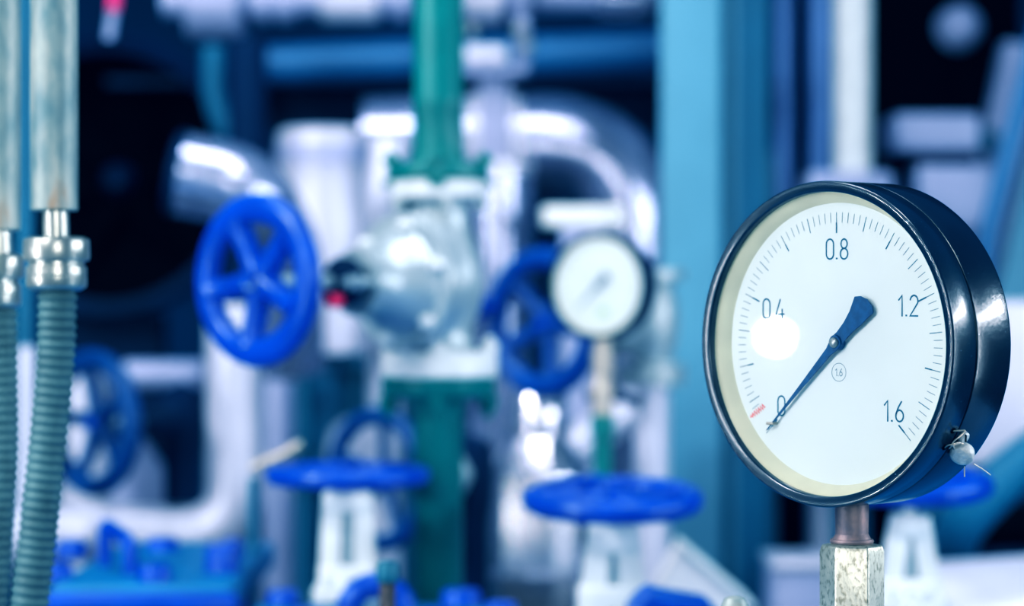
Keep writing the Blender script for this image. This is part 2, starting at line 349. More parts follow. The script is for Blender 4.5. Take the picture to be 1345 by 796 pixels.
# ---------------------------------------------------------------- conduits with flexible hoses
def conduit(px, y_end, y_g0, y_g1, hose_px, label, d=1.3, rp=31, rh=26, go=3):
    c = P(px, y_end, d); g0 = P(px+3, y_g0, d); g1 = P(px+3, y_g1, d)
    t = thing('conduit', label, 'conduit', c)
    obj('pipe', cyl(B(), (0, 0, 0), (0, 0, 2.9-c.z), S(rp, d), 40, bev=0.0008), 'galv', t)
    q = S(17, d); obj('stub', cyl(B(), (S(2, d), 0, 0.002), (S(3, d), 0, g0.z-c.z-0.002), q, 28), 'nut_metal', t)
    u = S(1, d); z0 = g0.z-c.z; L = g0.z-g1.z
    prof = [(0, z0), (34*u, z0), (42*u, z0-3*u), (43*u, z0-6*u), (43.5*u, z0-0.38*L), (42*u, z0-0.44*L), (36*u, z0-0.46*L), (36*u, z0-0.54*L),
            (39*u, z0-0.56*L), (39.5*u, z0-0.70*L), (38.2*u, z0-0.72*L), (39.5*u, z0-0.74*L), (39.5*u, z0-0.90*L), (38*u, z0-0.94*L), (31*u, z0-L), (0, z0-L)]
    gl = obj('gland_nut', lathe(B(), prof, 40, Matrix.Translation((S(go, d), 0, 0))), 'nut_metal', t)
    for k in range(10):
        a = 2*PI*k/10; obj('grip_rib', box(B(), (S(3, d)+42*u*math.cos(a), 42*u*math.sin(a), z0-0.22*L), (4*u, 7*u, 0.26*L), Matrix.Identity(4), bev=0.6*u), 'nut_metal', gl) if False else None
    pts = [P(x, y, dd) for x, y, dd in hose_px]; path = smooth(pts, 40)
    # resample evenly
    Ls = [0]
    for i in range(1, len(path)): Ls.append(Ls[-1]+(path[i]-path[i-1]).length)
    pitch = S(12.5, d); step = pitch/6; N = int(Ls[-1]/step); out = []; rad = []; j = 0
    for i in range(N+1):
        s = i*step
        while j < len(Ls)-2 and Ls[j+1] < s: j += 1
        f = (s-Ls[j])/max(Ls[j+1]-Ls[j], 1e-9); out.append(path[j].lerp(path[j+1], f))
        ph = (i % 6)/6; rad.append(S(rh, d)*(0.94+0.06*math.sin(2*PI*ph)))
    obj('flexible_hose', tube(B(), out, rad, 28), 'hose', t, True, angle=180)
    return t
conduit(71, 277, 311, 382, [(76, 375, 1.3), (73, 470, 1.3), (64, 570, 1.3), (50, 700, 1.3), (36, 820, 1.3), (20, 960, 1.31), (14, 1132, 1.31)],
        'galvanised conduit with gland nut and ribbed hose, nearer the black opening')
conduit(-4, 303, 333, 406, [(-1, 398, 1.34), (1, 500, 1.34), (1, 600, 1.34), (-6, 700, 1.34), (-15, 820, 1.34), (-30, 960, 1.34), (-35, 1132, 1.34)],
        'galvanised conduit with ribbed hose cut by the left picture edge', d=1.34, go=-8, rh=24)

# ---------------------------------------------------------------- handwheels and valves
def handwheel(root, T, R, rr, nspoke, m, phase=0.0, sw=0.006, hubr=0.012, dish=0.0, rz=None, nut='blue'):
    """rim centre radius R, tube radius rr, wheel plane = XY of T, in the frame of the thing"""
    rz = rz or rr
    w = obj('handwheel', torus(B(), R, rr, rz, T), m, root)
    for k in range(nspoke):
        a = phase + 2*PI*k/nspoke; c, s = math.cos(a), math.sin(a)
        pts = [T @ Vector((c*r, s*r, -dish*(1-(r/R)**2))) for r in (hubr*0.6, R*0.35, R*0.6, R*0.8, R-rr*0.3)]
        o = obj('spoke', tube(B(), pts, [sw*1.25, sw*1.05, sw, sw*1.05, sw*1.3], 14), m, w)
    obj('hub', lathe(B(), [(0, -dish-hubr*0.8), (hubr, -dish-hubr*0.8), (hubr*1.05, -dish), (hubr*0.85, -dish+hubr*0.6), (0, -dish+hubr*0.6)], 28, T), m, w)
    obj('hub_nut', lathe(B(), [(0, -dish), (hubr*0.55, -dish), (hubr*0.55, -dish+hubr*1.0), (hubr*0.4, -dish+hubr*1.15), (0, -dish+hubr*1.15)], 6, T), nut, w)
    return w
def bolts(root, T, R, n, r, h, m, phase=0.0, name='bolt', both=None):
    for k in range(n):
        a = phase + 2*PI*k/n; Q = T @ Matrix.Translation((R*math.cos(a), R*math.sin(a), 0))
        bm = lathe(B(), [(0, 0), (r, 0), (r, h*0.8), (r*0.8, h), (0, h)], 6, Q)
        lathe(bm, [(r*0.55, h), (r*0.55, h*1.45), (r*0.4, h*1.6), (0, h*1.6)], 16, Q)
        if both:
            lathe(bm, [(0, -both), (r, -both), (r, -both-h*0.8), (r*0.8, -both-h), (0, -both-h)], 6, Q)
            lathe(bm, [(0, -both), (r*0.5, -both), (r*0.5, 0), (0, 0)], 12, Q)
        obj(name, bm, m, root)

d0 = 2.0
def zz(py, d): return CZ-(py-CY)/F*d
AX = Vector((-0.655, -0.756, 0)).normalized()
vc = P(577.5, 372, d0)
# upper green pipe
t = thing('green_pipe', 'green pipe rising from the silver valve up out of the picture', 'pipe', P(575.5, 236, d0))
z0 = zz(236, d0)
obj('pipe', lathe(B(), [(0, 0.004), (0.0245, 0.004), (0.0225, 0.016), (0.0207, 0.028), (0.0207, 0.058), (0.0213, 0.060), (0.0213, 0.066), (0.0207, 0.068), (0.0207, 2.9-z0)], 48), 'green', t)
fl = obj('flange', lathe(B(), [(0, 0), (0.0405, 0), (0.0415, 0.001), (0.0415, 0.0115), (0.0400, 0.0130), (0.0245, 0.0135)], 56), 'green', t)
bolts(t, Matrix.Translation((0, 0, 0.013)), 0.0385, 4, 0.0072, 0.006, 'green', phase=0.0, both=0.014)
# lower green pipe
t = thing('green_pipe', 'green pipe running down below the silver valve', 'pipe', Vector((P(575.5, 0, d0).x, d0, SK)))
z0 = zz(496, d0)-SK
obj('pipe', lathe(B(), [(0, 0), (0.0202, 0), (0.0202, z0-0.028), (0.0235, z0-0.018), (0.026, z0-0.016)], 48), 'green', t)
obj('flange', lathe(B(), [(0.02, z0-0.0165), (0.0455, z0-0.0155), (0.0475, z0-0.013), (0.0475, z0-0.001), (0.0465, z0), (0, z0)], 56), 'green', t)
bolts(t, Matrix.Translation((0, 0, z0-0.0155)) @ Matrix.Rotation(PI, 4, 'X'), 0.0410, 4, 0.0080, 0.011, 'green', phase=0.0)
# silver valve
t = thing('gate_valve', 'silver valve between green flanges with a large bright blue upright handwheel', 'valve', vc)
zt_, zb_ = zz(238, d0)-vc.z, zz(495, d0)-vc.z
obj('body', lathe(B(), [(0.0, zt_-0.010), (0.027, zt_-0.014), (0.0245, zt_-0.022), (0.026, zt_-0.04), (0.034, 0.022), (0.037, 0.0), (0.034, -0.02), (0.027, zb_+0.040), (0.028, zb_+0.024), (0.035, zb_+0.015), (0, zb_+0.012)], 48), 'silver', t)
ft = obj('flange', lathe(B(), [(0, zt_), (0.0385, zt_), (0.040, zt_-0.0015), (0.040, zt_-0.013), (0.038, zt_-0.015), (0, zt_-0.015)], 56), 'white', t)
fb = obj('flange', lathe(B(), [(0, zb_), (0.0465, zb_), (0.048, zb_+0.0015), (0.048, zb_+0.018), (0.046, zb_+0.021), (0, zb_+0.021)], 56), 'white', t)
bolts(t, Matrix.Translation((0, 0, zb_+0.021)), 0.0410, 4, 0.0075, 0.008, 'white', phase=0.0)
bolts(t, Matrix.Translation((0, 0, zt_-0.015)) @ Matrix.Rotation(PI, 4, 'X'), 0.0340, 4, 0.0070, 0.007, 'silver', phase=math.radians(-12))
VT = frame((0, 0, 0), AX)      # along the stem
obj('bonnet_neck', lathe(B(), [(0.034, 0.0), (0.036, 0.018), (0.040, 0.030)], 48, VT), 'silver', t)
bf = obj('bonnet_flange', lathe(B(), [(0, 0.026), (0.054, 0.026), (0.0565, 0.028), (0.0565, 0.036), (0.055, 0.0375), (0.0565, 0.039), (0.0565, 0.047), (0.0545, 0.049), (0.040, 0.050), (0, 0.050)], 64, VT), 'silver', t)
bolts(t, VT @ Matrix.Translation((0, 0, 0.049)), 0.0465, 6, 0.0065, 0.007, 'white', phase=0.3)
obj('bonnet', lathe(B(), [(0.044, 0.049), (0.041, 0.056), (0.032, 0.068), (0.026, 0.078), (0.024, 0.092), (0.027, 0.094), (0.027, 0.100), (0, 0.100)], 48, VT), 'silver', t)
obj('gland', lathe(B(), [(0.015, 0.099), (0.015, 0.108), (0.020, 0.109), (0.020, 0.116), (0.012, 0.118), (0.010, 0.128), (0, 0.128)], 32, VT), 'navy', t)
for s in (-1, 1):
    bm = cyl(B(), VT @ Vector((s*0.019, 0, 0.098)), VT @ Vector((s*0.019, 0, 0.132)), 0.0035, 12)
    lathe(bm, [(0, 0.116), (0.0068, 0.116), (0.0068, 0.123), (0, 0.123)], 6, VT @ Matrix.Translation((s*0.019, 0, 0)))
    obj('gland_bolt', bm, 'silver', t)
obj('stem', cyl(B(), VT @ Vector((0, 0, 0.12)), VT @ Vector((0, 0, 0.215)), 0.0060, 20), 'silver', t)
o = obj('indicator_cap', lathe(B(), [(0, -0.007), (0.005, -0.007), (0.0068, -0.004), (0.0068, 0.004), (0.005, 0.007), (0, 0.007)], 20, Matrix.Translation(VT @ Vector((0, -0.0135, 0.122))) @ VT.to_3x3().to_4x4()), 'red', t)
o['label'] = 'small red cap behind the handwheel'
M['redcap'] = mat('red_cap', (0.85, 0.01, 0.10), 0.4, 0, 0.1); o.data.materials[0] = M['redcap']
WT = frame(AX*0.2055 + Vector((0, 0, 0.001)), AX)
handwheel(t, WT, 0.0553, 0.0115, 5, 'blue', phase=math.radians(-26), sw=0.0092, hubr=0.0125, dish=0.004, rz=0.0085)

# second upright wheel, with a crank knob
wc = P(714, 424, 2.42)
t = thing('gate_valve', 'valve with dark blue upright handwheel and crank knob, half behind the small gauge', 'valve', wc)
AX2 = Vector((-0.68, -0.73, 0)).normalized(); T2 = frame((0, 0, 0), AX2)
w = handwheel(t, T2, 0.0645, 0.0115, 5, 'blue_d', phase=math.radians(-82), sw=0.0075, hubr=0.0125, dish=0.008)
ka = math.radians(165); kb = T2 @ Vector((0.0655*math.cos(ka), 0.0655*math.sin(ka), 0)); kk = kb + AX2*0.042 + Vector((-0.006, 0, 0))
obj('crank_knob', tube(B(), [kb, kb.lerp(kk, 0.3), kb.lerp(kk, 0.5), kb.lerp(kk, 0.65), kb.lerp(kk, 0.9), kb.lerp(kk, 1.15), kb.lerp(kk, 1.3)], [0.008, 0.0075, 0.011, 0.016, 0.0185, 0.015, 0.006], 24), 'blue', w)
obj('stem', cyl(B(), (0, 0, 0), -AX2*0.10, 0.006, 20), 'silver', t)
obj('bonnet', lathe(B(), [(0, -0.075), (0.012, -0.075), (0.016, -0.085), (0.022, -0.10), (0.034, -0.11), (0.034, -0.125), (0.02, -0.13), (0.02, -0.17), (0, -0.17)], 32, T2), 'silver', t)
bp = -AX2*0.17
obj('body', lathe(B(), [(0, 0.055), (0.034, 0.055), (0.034, 0.045), (0.02, 0.042), (0.026, 0.02), (0.028, 0), (0.026, -0.02), (0.02, -0.042), (0.034, -0.045), (0.034, -0.055), (0, -0.055)], 32, Matrix.Translation(bp)), 'silver', t)
vp = wc + bp
t = thing('silver_pipe', 'pale vertical pipe behind the small gauge, up to the crank knob valve', 'pipe', Vector((vp.x, vp.y, 0)))
obj('pipe', cyl(B(), (0, 0, 0), (0, 0, vp.z-0.062), 0.0185, 32), 'cladw', t)
obj('flange', cyl(B(), (0, 0, vp.z-0.066), (0, 0, vp.z-0.0555), 0.034, 32, bev=0.001), 'silver', t)
# wheel behind the left flat wheel
wc = P(497, 630, 2.35)
t = thing('gate_valve', 'valve with dim blue upright handwheel seen behind the flat wheel left of the green pipe', 'valve', wc)
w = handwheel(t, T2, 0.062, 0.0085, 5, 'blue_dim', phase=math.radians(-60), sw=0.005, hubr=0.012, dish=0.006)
obj('stem', cyl(B(), (0, 0, 0), -AX2*0.10, 0.006, 20), 'silver', t)
obj('bonnet', lathe(B(), [(0, -0.06), (0.012, -0.06), (0.016, -0.07), (0.026, -0.09), (0.026, -0.10), (0.017, -0.105), (0.017, -0.13), (0, -0.13)], 32, T2), 'silver', t)
bp = -AX2*0.13; gz = wc.z + bp.z
obj('body', lathe(B(), [(0, 0.04), (0.022, 0.03), (0.024, 0), (0.022, -0.03), (0.018, 0.06-gz if False else -0.05), (0.018, -gz), (0, -gz)], 32, Matrix.Translation(bp)), 'navy', t)
# left wheel
wc = P(122, 556, 2.5)
t = thing('gate_valve', 'valve with blurred blue handwheel half hidden by the ribbed hose', 'valve', wc)
AX3 = Vector((-0.70, -0.714, 0)).normalized(); T3 = frame((0, 0, 0), AX3)
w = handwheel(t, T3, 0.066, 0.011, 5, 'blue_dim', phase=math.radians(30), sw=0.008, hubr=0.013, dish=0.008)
obj('stem', cyl(B(), (0, 0, 0), -AX3*0.10, 0.006, 20), 'silver', t)
obj('bonnet', lathe(B(), [(0, -0.06), (0.012, -0.06), (0.016, -0.07), (0.026, -0.09), (0.026, -0.10), (0.017, -0.105), (0.017, -0.11), (0, -0.11)], 32, T3), 'navy', t)
bp = -AX3*0.11; bp = Vector((bp.x, 2.6-wc.y, bp.z)); gz = wc.z-zz(661, 2.6)
obj('body', lathe(B(), [(0, 0.04), (0.022, 0.03), (0.024, 0), (0.022, -0.03), (0.018, -0.05), (0.018, -gz), (0, -gz)], 32, Matrix.Translation(bp)), 'navy', t)

# flat wheels on yokes
def yoke_valve(px, py, d, Rpx, label, ytop, ybot, wtop, wbot, arm, win, m='blue', rimr=0.0075, nut='blue', phase=0.0, tilt=0.0, sw=0.0055):
    c = P(px, py, d); t = thing('globe_valve', label, 'valve', Vector((c.x, c.y, SK)))
    zc = c.z-SK
    T = Matrix.Translation((0, 0, zc)) @ Matrix.Rotation(math.radians(tilt), 4, 'X')
    handwheel(t, T, S(Rpx, d)-rimr, rimr, 5, m, phase=phase, sw=sw, hubr=0.012, dish=0.003, rz=rimr*1.05, nut=nut)
    zt, zb = zz(ytop, d)-SK, zz(ybot, d)-SK; wt, wb = S(wtop, d)/2, S(wbot, d)/2; a = S(arm, d)
    w1, w0 = zz(win[0], d)-SK, zz(win[1], d)-SK
    obj('stem', cyl(B(), (0, 0, zb), (0, 0, zc), 0.0055, 20), 'silver', t)
    th = 0.017
    bm = B(); box(bm, (0, 0, (zt+w1)/2), (2*wt, th*1.3, zt-w1), bev=0.003); box(bm, (0, 0, (zb+w0)/2), (2*wb, th*1.3, w0-zb), bev=0.003)
    for s in (-1, 1):
        prism(bm, [(s*wt, zt-0.003), (s*(wt-a), zt-0.003), (s*(wb-a), zb+0.003), (s*wb, zb+0.003)][::s], -th/2, th/2)
    obj('yoke', bm, 'white', t)
    obj('gland', lathe(B(), [(0, zb), (0.014, zb), (0.012, zb+0.008), (0.008, zb+0.014), (0, zb+0.014)], 24), 'silver', t)
    R = wb*1.25
    obj('bonnet_flange', lathe(B(), [(0, zb+0.001), (R*0.9, zb+0.001), (R, zb-0.002), (R, zb-0.014), (R*0.9, zb-0.016), (0, zb-0.016)], 40), 'white', t)
    bolts(t, Matrix.Translation((0, 0, zb)), R*0.78, 6, 0.005, 0.006, 'white', phase=0.5)
    obj('body', lathe(B(), [(0, 0), (R*1.1, 0), (R*1.1, 0.006), (R*0.6, 0.010), (R*0.75, max(0.02, (zb-0.016)*0.5)), (R*0.7, zb-0.015), (0, zb-0.015)], 40), 'silver', t)
    return t
yoke_valve(457, 624, 1.93, 108, 'valve with thin blue flat handwheel on a white yoke, left of the green pipe', 645, 772, 64, 76, 26, (672, 742), rimr=0.0070, phase=0.2)
yoke_valve(805, 656, 1.90, 119, 'valve with bright blue flat handwheel on a white yoke, below the small gauge', 686, 815, 66, 94, 33, (726, 768), rimr=0.0085, phase=0.5, tilt=5.0, sw=0.0085)
yoke_valve(1195, 636, 1.85, 109, 'valve with bright blue flat handwheel mostly hidden behind the large gauge', 675, 790, 50, 84, 26, (705, 760), rimr=0.0090, phase=0.5, tilt=4.0, sw=0.008)

# ---------------------------------------------------------------- small gauge
d2 = 2.25; gc = P(783, 375, d2); TH2 = math.radians(27)
G2 = Matrix.Translation(gc) @ Matrix.Rotation(-TH2, 4, 'Z')
g2 = thing('pressure_gauge', 'smaller blurred pressure gauge with dark case, standing on the thin green pipe', 'gauge', G2)
k = 0.66
obj('casing', lathe(B(), [(r*k, y*k) for r, y in [(0.0695, 0.0050), (0.0695, 0.0), (0.0705, -0.001), (0.074, -0.001), (0.075, 0.0), (0.075, 0.043), (0.072, 0.0455), (0, 0.0455)]], 64, GY), 'navy', g2)
obj('inner_ring', lathe(B(), [(0.0698*k, 0.0030), (0.066*k, 0.0055)], 64, GY), 'cream', g2)
dl = obj('dial', lathe(B(), [(0, 0.0055), (0.0662*k, 0.0055), (0.0662*k, 0.006), (0, 0.006)], 64, GY), 'dial', g2)
scale_marks(0.0053, dl, 'print_fine', 'print_fine', k)
M['stamp'] = mat('green_stamp', (0.45, 0.72, 0.35), 0.6, 0, 0.1)
bm = B(); stroke(bm, [(0.000, -0.0255), (0.004, -0.0240), (0.0095, -0.0255)], 0.006, 0.0053); obj('green_mark', bm, 'stamp', dl)
dd = Vector((-1, -1)).normalized(); nn = Vector((1, -1)).normalized(); hb = Vector((0.006, 0.006))
M['pointer_grey'] = mat('pointer_grey', (0.12, 0.22, 0.35), 0.5, 0, 0.1)
pp = [hb+dd*0.036, hb+nn*0.0014, hb-dd*0.005+nn*0.003, hb-dd*0.014+nn*0.0045, hb-dd*0.014-nn*0.0045, hb-dd*0.005-nn*0.003, hb-nn*0.0014]
pp = [p-hb for p in pp]
pt = obj('pointer', prism(B(), [(p.x, p.y) for p in pp], 0.0038, 0.0043), 'pointer_grey', g2)
obj('hub', lathe(B(), [(0, 0.003), (0.0032, 0.003), (0.0032, 0.0055), (0, 0.0055)], 24, GY), 'pointer_grey', pt)
obj('glass', lathe(B(), [(0, 0.0022), (0.0695*k, 0.0022)], 64, GY), 'glass', g2)
s2 = G2 @ Vector((0, 0.014, 0)); L2 = Vector((0, 0.014, 0))
zs = zz(458, d2)-gc.z
obj('stem', lathe(B(), [(0, -0.045), (0.0085, -0.045), (0.0085, zs), (0, zs)], 24, Matrix.Translation(L2)), 'brass', g2)
t = thing('gauge_cock', 'pale brass cock with short dark handle under the smaller gauge', 'valve', Vector((s2.x, s2.y, zz(545, d2))))
H = zz(458, d2)-zz(545, d2)
obj('body', lathe(B(), [(0, H), (0.0105, H), (0.0105, H*0.62), (0.008, H*0.58), (0.0105, H*0.42), (0.013, H*0.30), (0.0105, H*0.16), (0.0115, 0), (0, 0)], 24), 'brass', t)
hd = obj('handle', tube(B(), [(-0.016, 0, H*0.3), (0.012, -0.004, H*0.3), (0.024, -0.006, H*0.22), (0.036, -0.008, H*0.18)], [0.005, 0.006, 0.0045, 0.006], 16), 'navy', t)
t = thing('green_pipe', 'thin green riser pipe under the smaller gauge', 'pipe', Vector((s2.x, s2.y, SK)))
obj('pipe', cyl(B(), (0, 0, 0), (0, 0, zz(545, d2)-SK), 0.0092, 24), 'green', t)
obj('socket', cyl(B(), (0, 0, zz(575, d2)-SK), (0, 0, zz(548, d2)-SK), 0.0112, 24, bev=0.001), 'green', t)

# ---------------------------------------------------------------- blue covers along the bottom
dA, dB_ = 1.86, 2.2
zc = 1.183
t = thing('pump_cover', 'blue cast cover with round nuts and a lifting handle at the lower left', 'cover', Vector((P(195, 0, 2.0).x, 2.0, SK)))
x0, x1 = P(62, 0, dA).x, P(305, 0, dA).x
bm = B(); box(bm, ((x0+x1)/2, (dA+dB_)/2, zc-0.012), (x1-x0, dB_-dA, 0.024), bev=0.007)
obj('cover_plate', bm, 'blue_cover', t, True)
obj('front_rim', box(B(), ((x0+x1)/2, dA-0.006, zc-0.016), (x1-x0+0.01, 0.02, 0.022), bev=0.006), 'blue', t, True)
obj('housing', box(B(), ((x0+x1)/2, (dA+dB_)/2+0.01, (SK+zc-0.02)/2), (x1-x0-0.03, dB_-dA-0.03, zc-0.02-SK), bev=0.005), 'blue', t, True)
for px, d, r, hh in ((95, 2.10, 0.0135, 0.011), (75, 1.91, 0.0125, 0.011), (214, 2.12, 0.0140, 0.011), (203, 1.885, 0.0130, 0.013), (292, 1.95, 0.0140, 0.022), (318, 2.06, 0.009, 0.016)):
    x = P(px, 0, d).x; hh_ = hh
    if px == 318: x = P(306, 0, d).x
    obj('nut', lathe(B(), [(0, -0.003), (r*1.05, -0.003), (r*1.05, 0.002), (r, 0.003), (r, hh_*0.75), (r*0.85, hh_), (0, hh_*1.05)], 24, Matrix.Translation((x, d, zc))), 'blue', t, True)
hx0, hx1 = P(130, 0, 1.97).x, P(171, 0, 1.93).x
obj('lifting_handle', tube(B(), bend([(hx0, 2.0, zc-0.004), (hx0, 2.0, zc+0.034), (hx1, 1.93, zc+0.026), (hx1, 1.93, zc-0.004)], 0.010, 6), 0.0062, 16), 'blue', t, True)

t = thing('pump_cover', 'low blue cast cover with nuts and a lifting ring at the bottom centre', 'cover', Vector((P(510, 0, 1.9).x, 1.9, SK)))
zc2 = 1.1665; cx2 = P(510, 0, 1.9).x
obj('cover_plate', box(B(), (cx2, 1.835, zc2-0.011), (0.205, 0.098, 0.022), bev=0.006), 'blue_cover', t, True)
obj('housing', box(B(), (cx2, 1.835, (SK+zc2-0.02)/2), (0.18, 0.075, zc2-0.02-SK), bev=0.004), 'blue', t, True)
for px, d, r, hh in ((372, 1.865, 0.0125, 0.012), (606, 1.862, 0.0155, 0.013), (658, 1.815, 0.012, 0.009), (575, 1.80, 0.012, 0.006), (405, 1.80, 0.012, 0.006)):
    obj('nut', lathe(B(), [(0, -0.003), (r*1.05, -0.003), (r*1.05, 0.002), (r, 0.003), (r, hh*0.75), (r*0.85, hh), (0, hh*1.05)], 24, Matrix.Translation((P(px, 0, d).x, d, zc2))), 'blue', t, True)
rc = P(494, 806, 1.84)
obj('lifting_ring', torus(B(), 0.0215, 0.0098, 0.0098, frame(rc, (0.15, -1, 0.1))), 'blue', t, True)

t = thing('pump_cover', 'blue cast lug with a sloping top beside the slanted pale duct', 'cover', Vector((P(885, 0, 1.7).x, 1.7, SK)))
def q(px, py): v = P(px, py, 1.7); return (v.x, v.z)
obj('lug', prism(B(), [q(820, 830), q(826, 800), q(838, 786), q(852, 775), q(872, 780), q(930, 790), q(945, 805), q(950, 830), (q(950, 830)[0], SK), (q(820, 830)[0], SK)], 1.66, 1.74), 'blue', t, True)

# studs
c = P(509, 737, 1.52)
t = thing('threaded_stud', 'threaded stud with a teal cap nut at the bottom centre', 'stud', Vector((c.x, c.y, SK)))
H = c.z-SK; prof = [(0, 0)]
n = 60
for i in range(n*2): prof.append((0.0057 if i % 2 else 0.0049, (H-0.012)*i/(n*2)))
prof.append((0, H-0.012))
obj('thread', lathe(B(), prof, 24), 'rust', t)
obj('cap_nut', lathe(B(), [(0, H-0.013), (0.0070, H-0.013), (0.0072, H-0.012), (0.0072, H-0.003), (0.0055, H), (0, H+0.0008)], 24), 'teal_cap', t)
c = P(965, 783, 1.2)
t = thing('round_stud', 'pale grey rounded stud head low beside the large gauge', 'stud', Vector((c.x, c.y, SK)))
H = c.z-SK
obj('head', lathe(B(), [(0.0, H-0.022), (0.0068, H-0.022), (0.0068, H-0.0045), (0.0050, H-0.001), (0.0025, H), (0, H)], 28), 'galv', t)
obj('shank', cyl(B(), (0, 0, 0), (0, 0, H-0.022), 0.0045, 20), 'galv', t)

# ---------------------------------------------------------------- blurred background plant
def pipe(name, label, cat, pts, rpx, m, R=0.09, group=None, flanges=(), fm=None, seg=36, bands=0, capseg=True):
    """pts: (px,py,d) corners; radius in px at the first depth"""
    w = [P(*p) for p in pts]; r = S(rpx, pts[0][2]); path = bend(w, R, 12)
    t = thing(name, label, cat, w[0].copy(), group)
    obj('pipe', tube(B(), path, r, seg), m, t, True)
    for (i, f, k, th) in flanges:      # on segment i at fraction f: collar radius k*r, thickness th
        a, b = w[i], w[i+1]; c = a.lerp(b, f); dr = (b-a).normalized()
        obj('collar', cyl(B(), c-dr*th/2, c+dr*th/2, r*k, 36, bev=min(th*0.2, 0.003)), fm or m, t, True)
    return t
FL = lambda d: CY + CZ*F/d     # pixel row of the floor at depth d
TP = lambda d: CY - 1.5*F/d    # pixel row well above the frame

# big round black opening
t = thing('fan_housing', 'big black round fan housing behind the conduits', 'fan', P(140, 232, 3.6))
Tf = frame((0, 0, 0), (0, -1, 0))
obj('rim', lathe(B(), [(S(163, 3.6), -0.05), (S(185, 3.6), -0.05), (S(187, 3.6), 0.012), (S(180, 3.6), 0.02), (S(163, 3.6), 0.01)], 96, Tf, True), 'navy', t)
obj('drum', lathe(B(), [(S(166, 3.6), 0.005), (S(163, 3.6), -0.10), (S(60, 3.6), -0.14), (0, -0.14)], 72, Tf), 'black', t)
hb = obj('hub', lathe(B(), [(0, -0.08), (S(10, 3.6), -0.08), (S(22, 3.6), -0.10), (S(24, 3.6), -0.14)], 32, Tf), 'navy', t)
for kx in range(6):
    a = kx*PI/3; bm = B(); Tk = Tf @ Matrix.Rotation(a, 4, 'Z') @ Matrix.Translation((S(88, 3.6), 0, -0.115)) @ Matrix.Rotation(0.5, 4, 'X')
    box(bm, (0, 0, 0), (S(120, 3.6), S(58, 3.6), 0.003), Tk, bev=0.001); obj('blade', bm, 'black', t)
lg = obj('leg', box(B(), (0, 0.10, (-P(140, 232, 3.6).z-S(180, 3.6))/2), (0.14, 0.08, P(140, 232, 3.6).z-S(180, 3.6))), 'navy', t)

pipe('clad_pipe', 'silver clad elbow with a dark end ring left above the big blue wheel', 'pipe', [(236, 228, 2.74), (325, 246, 2.74), (372, 330, 2.80), (375, 480, 2.85)], 54, 'clad', 0.06, flanges=((0, -0.02, 1.04, 0.014),), fm='navy')
wp = pipe('white_pipe', 'pale pipe dropping below the big blue wheel and turning left', 'pipe', [(308, 400, 2.6), (308, 702, 2.6), (-160, 702, 2.6)], 38, 'cladw', 0.055)
obj('support_leg', cyl(B(), P(215, 730, 2.6), Vector((P(215, 0, 2.6).x, 2.6, 0)), 0.015, 20), 'navy', wp, True)
pipe('blue_grey_pipe', 'dull blue vertical pipe beside the pale pipe below the big wheel', 'pipe', [(366, 470, 3.0), (366, FL(3.0), 3.0)], 22, 'lav')
# clad tank behind the valve
t = thing('clad_tank', 'upright pale clad vessel behind the silver valve bonnet', 'tank', P(425, 250, 3.1))
u = S(1, 3.1); 
obj('shell', lathe(B(), [(0, 82*u), (52*u, 80*u), (60*u, 74*u), (60*u, 40*u), (61*u, 38*u), (61*u, 34*u), (60*u, 32*u), (66*u, -60*u), (75*u, -150*u), (70*u, -212*u), (0, -220*u)], 56), 'cladw', t)
obj('band', lathe(B(), [(62*u, 34*u), (63*u, 34*u), (63*u, 60*u), (60*u, 60*u)], 56), 'lav', t)
obj('outlet_pipe', cyl(B(), (0, 0, -215*u), (0, 0, -P(425, 250, 3.1).z), 22*u), 'steel_blue_d', t)
pipe('clad_pipe', 'short pale clad pipe seen in the gap left of the upper green pipe', 'pipe', [(512, 182, 2.7), (502, 270, 2.7), (505, 470, 2.9), (505, FL(2.9), 2.9)], 25, 'cladw', 0.03)
# elbow right of the green pipe
pipe('clad_pipe', 'big silver clad pipe bending down beside the steel column', 'pipe',
     [(480, 196, 3.3), (822, 190, 3.3), (822, FL(3.3), 3.3)], 68, 'clad', 0.12, flanges=((0, 0.42, 1.03, 0.02), (0, 0.58, 1.03, 0.012), (1, 0.12, 1.02, 0.012)), fm='cladw')
pipe('clad_pipe', 'upright lavender clad pipe close right of the silver valve', 'pipe', [(655, 215, 3.0), (655, FL(3.0), 3.0)], 44, 'clad', flanges=((0, 0.003, 1.06, 0.014),), fm='cladw')
t = thing('pipe_bracket', 'pale horizontal flange bar just above the smaller gauge', 'bracket', Vector((P(765, 0, 2.9).x, 2.9, 0)))
obj('bar', box(B(), P(765, 285, 2.9), (S(105, 2.9), 0.05, S(26, 2.9)), bev=0.004), 'white', t, True)
obj('post', box(B(), Vector((P(765, 0, 2.9).x, 2.9, P(0, 298, 2.9).z/2)), (0.05, 0.04, P(0, 298, 2.9).z)), 'lav', t, True)
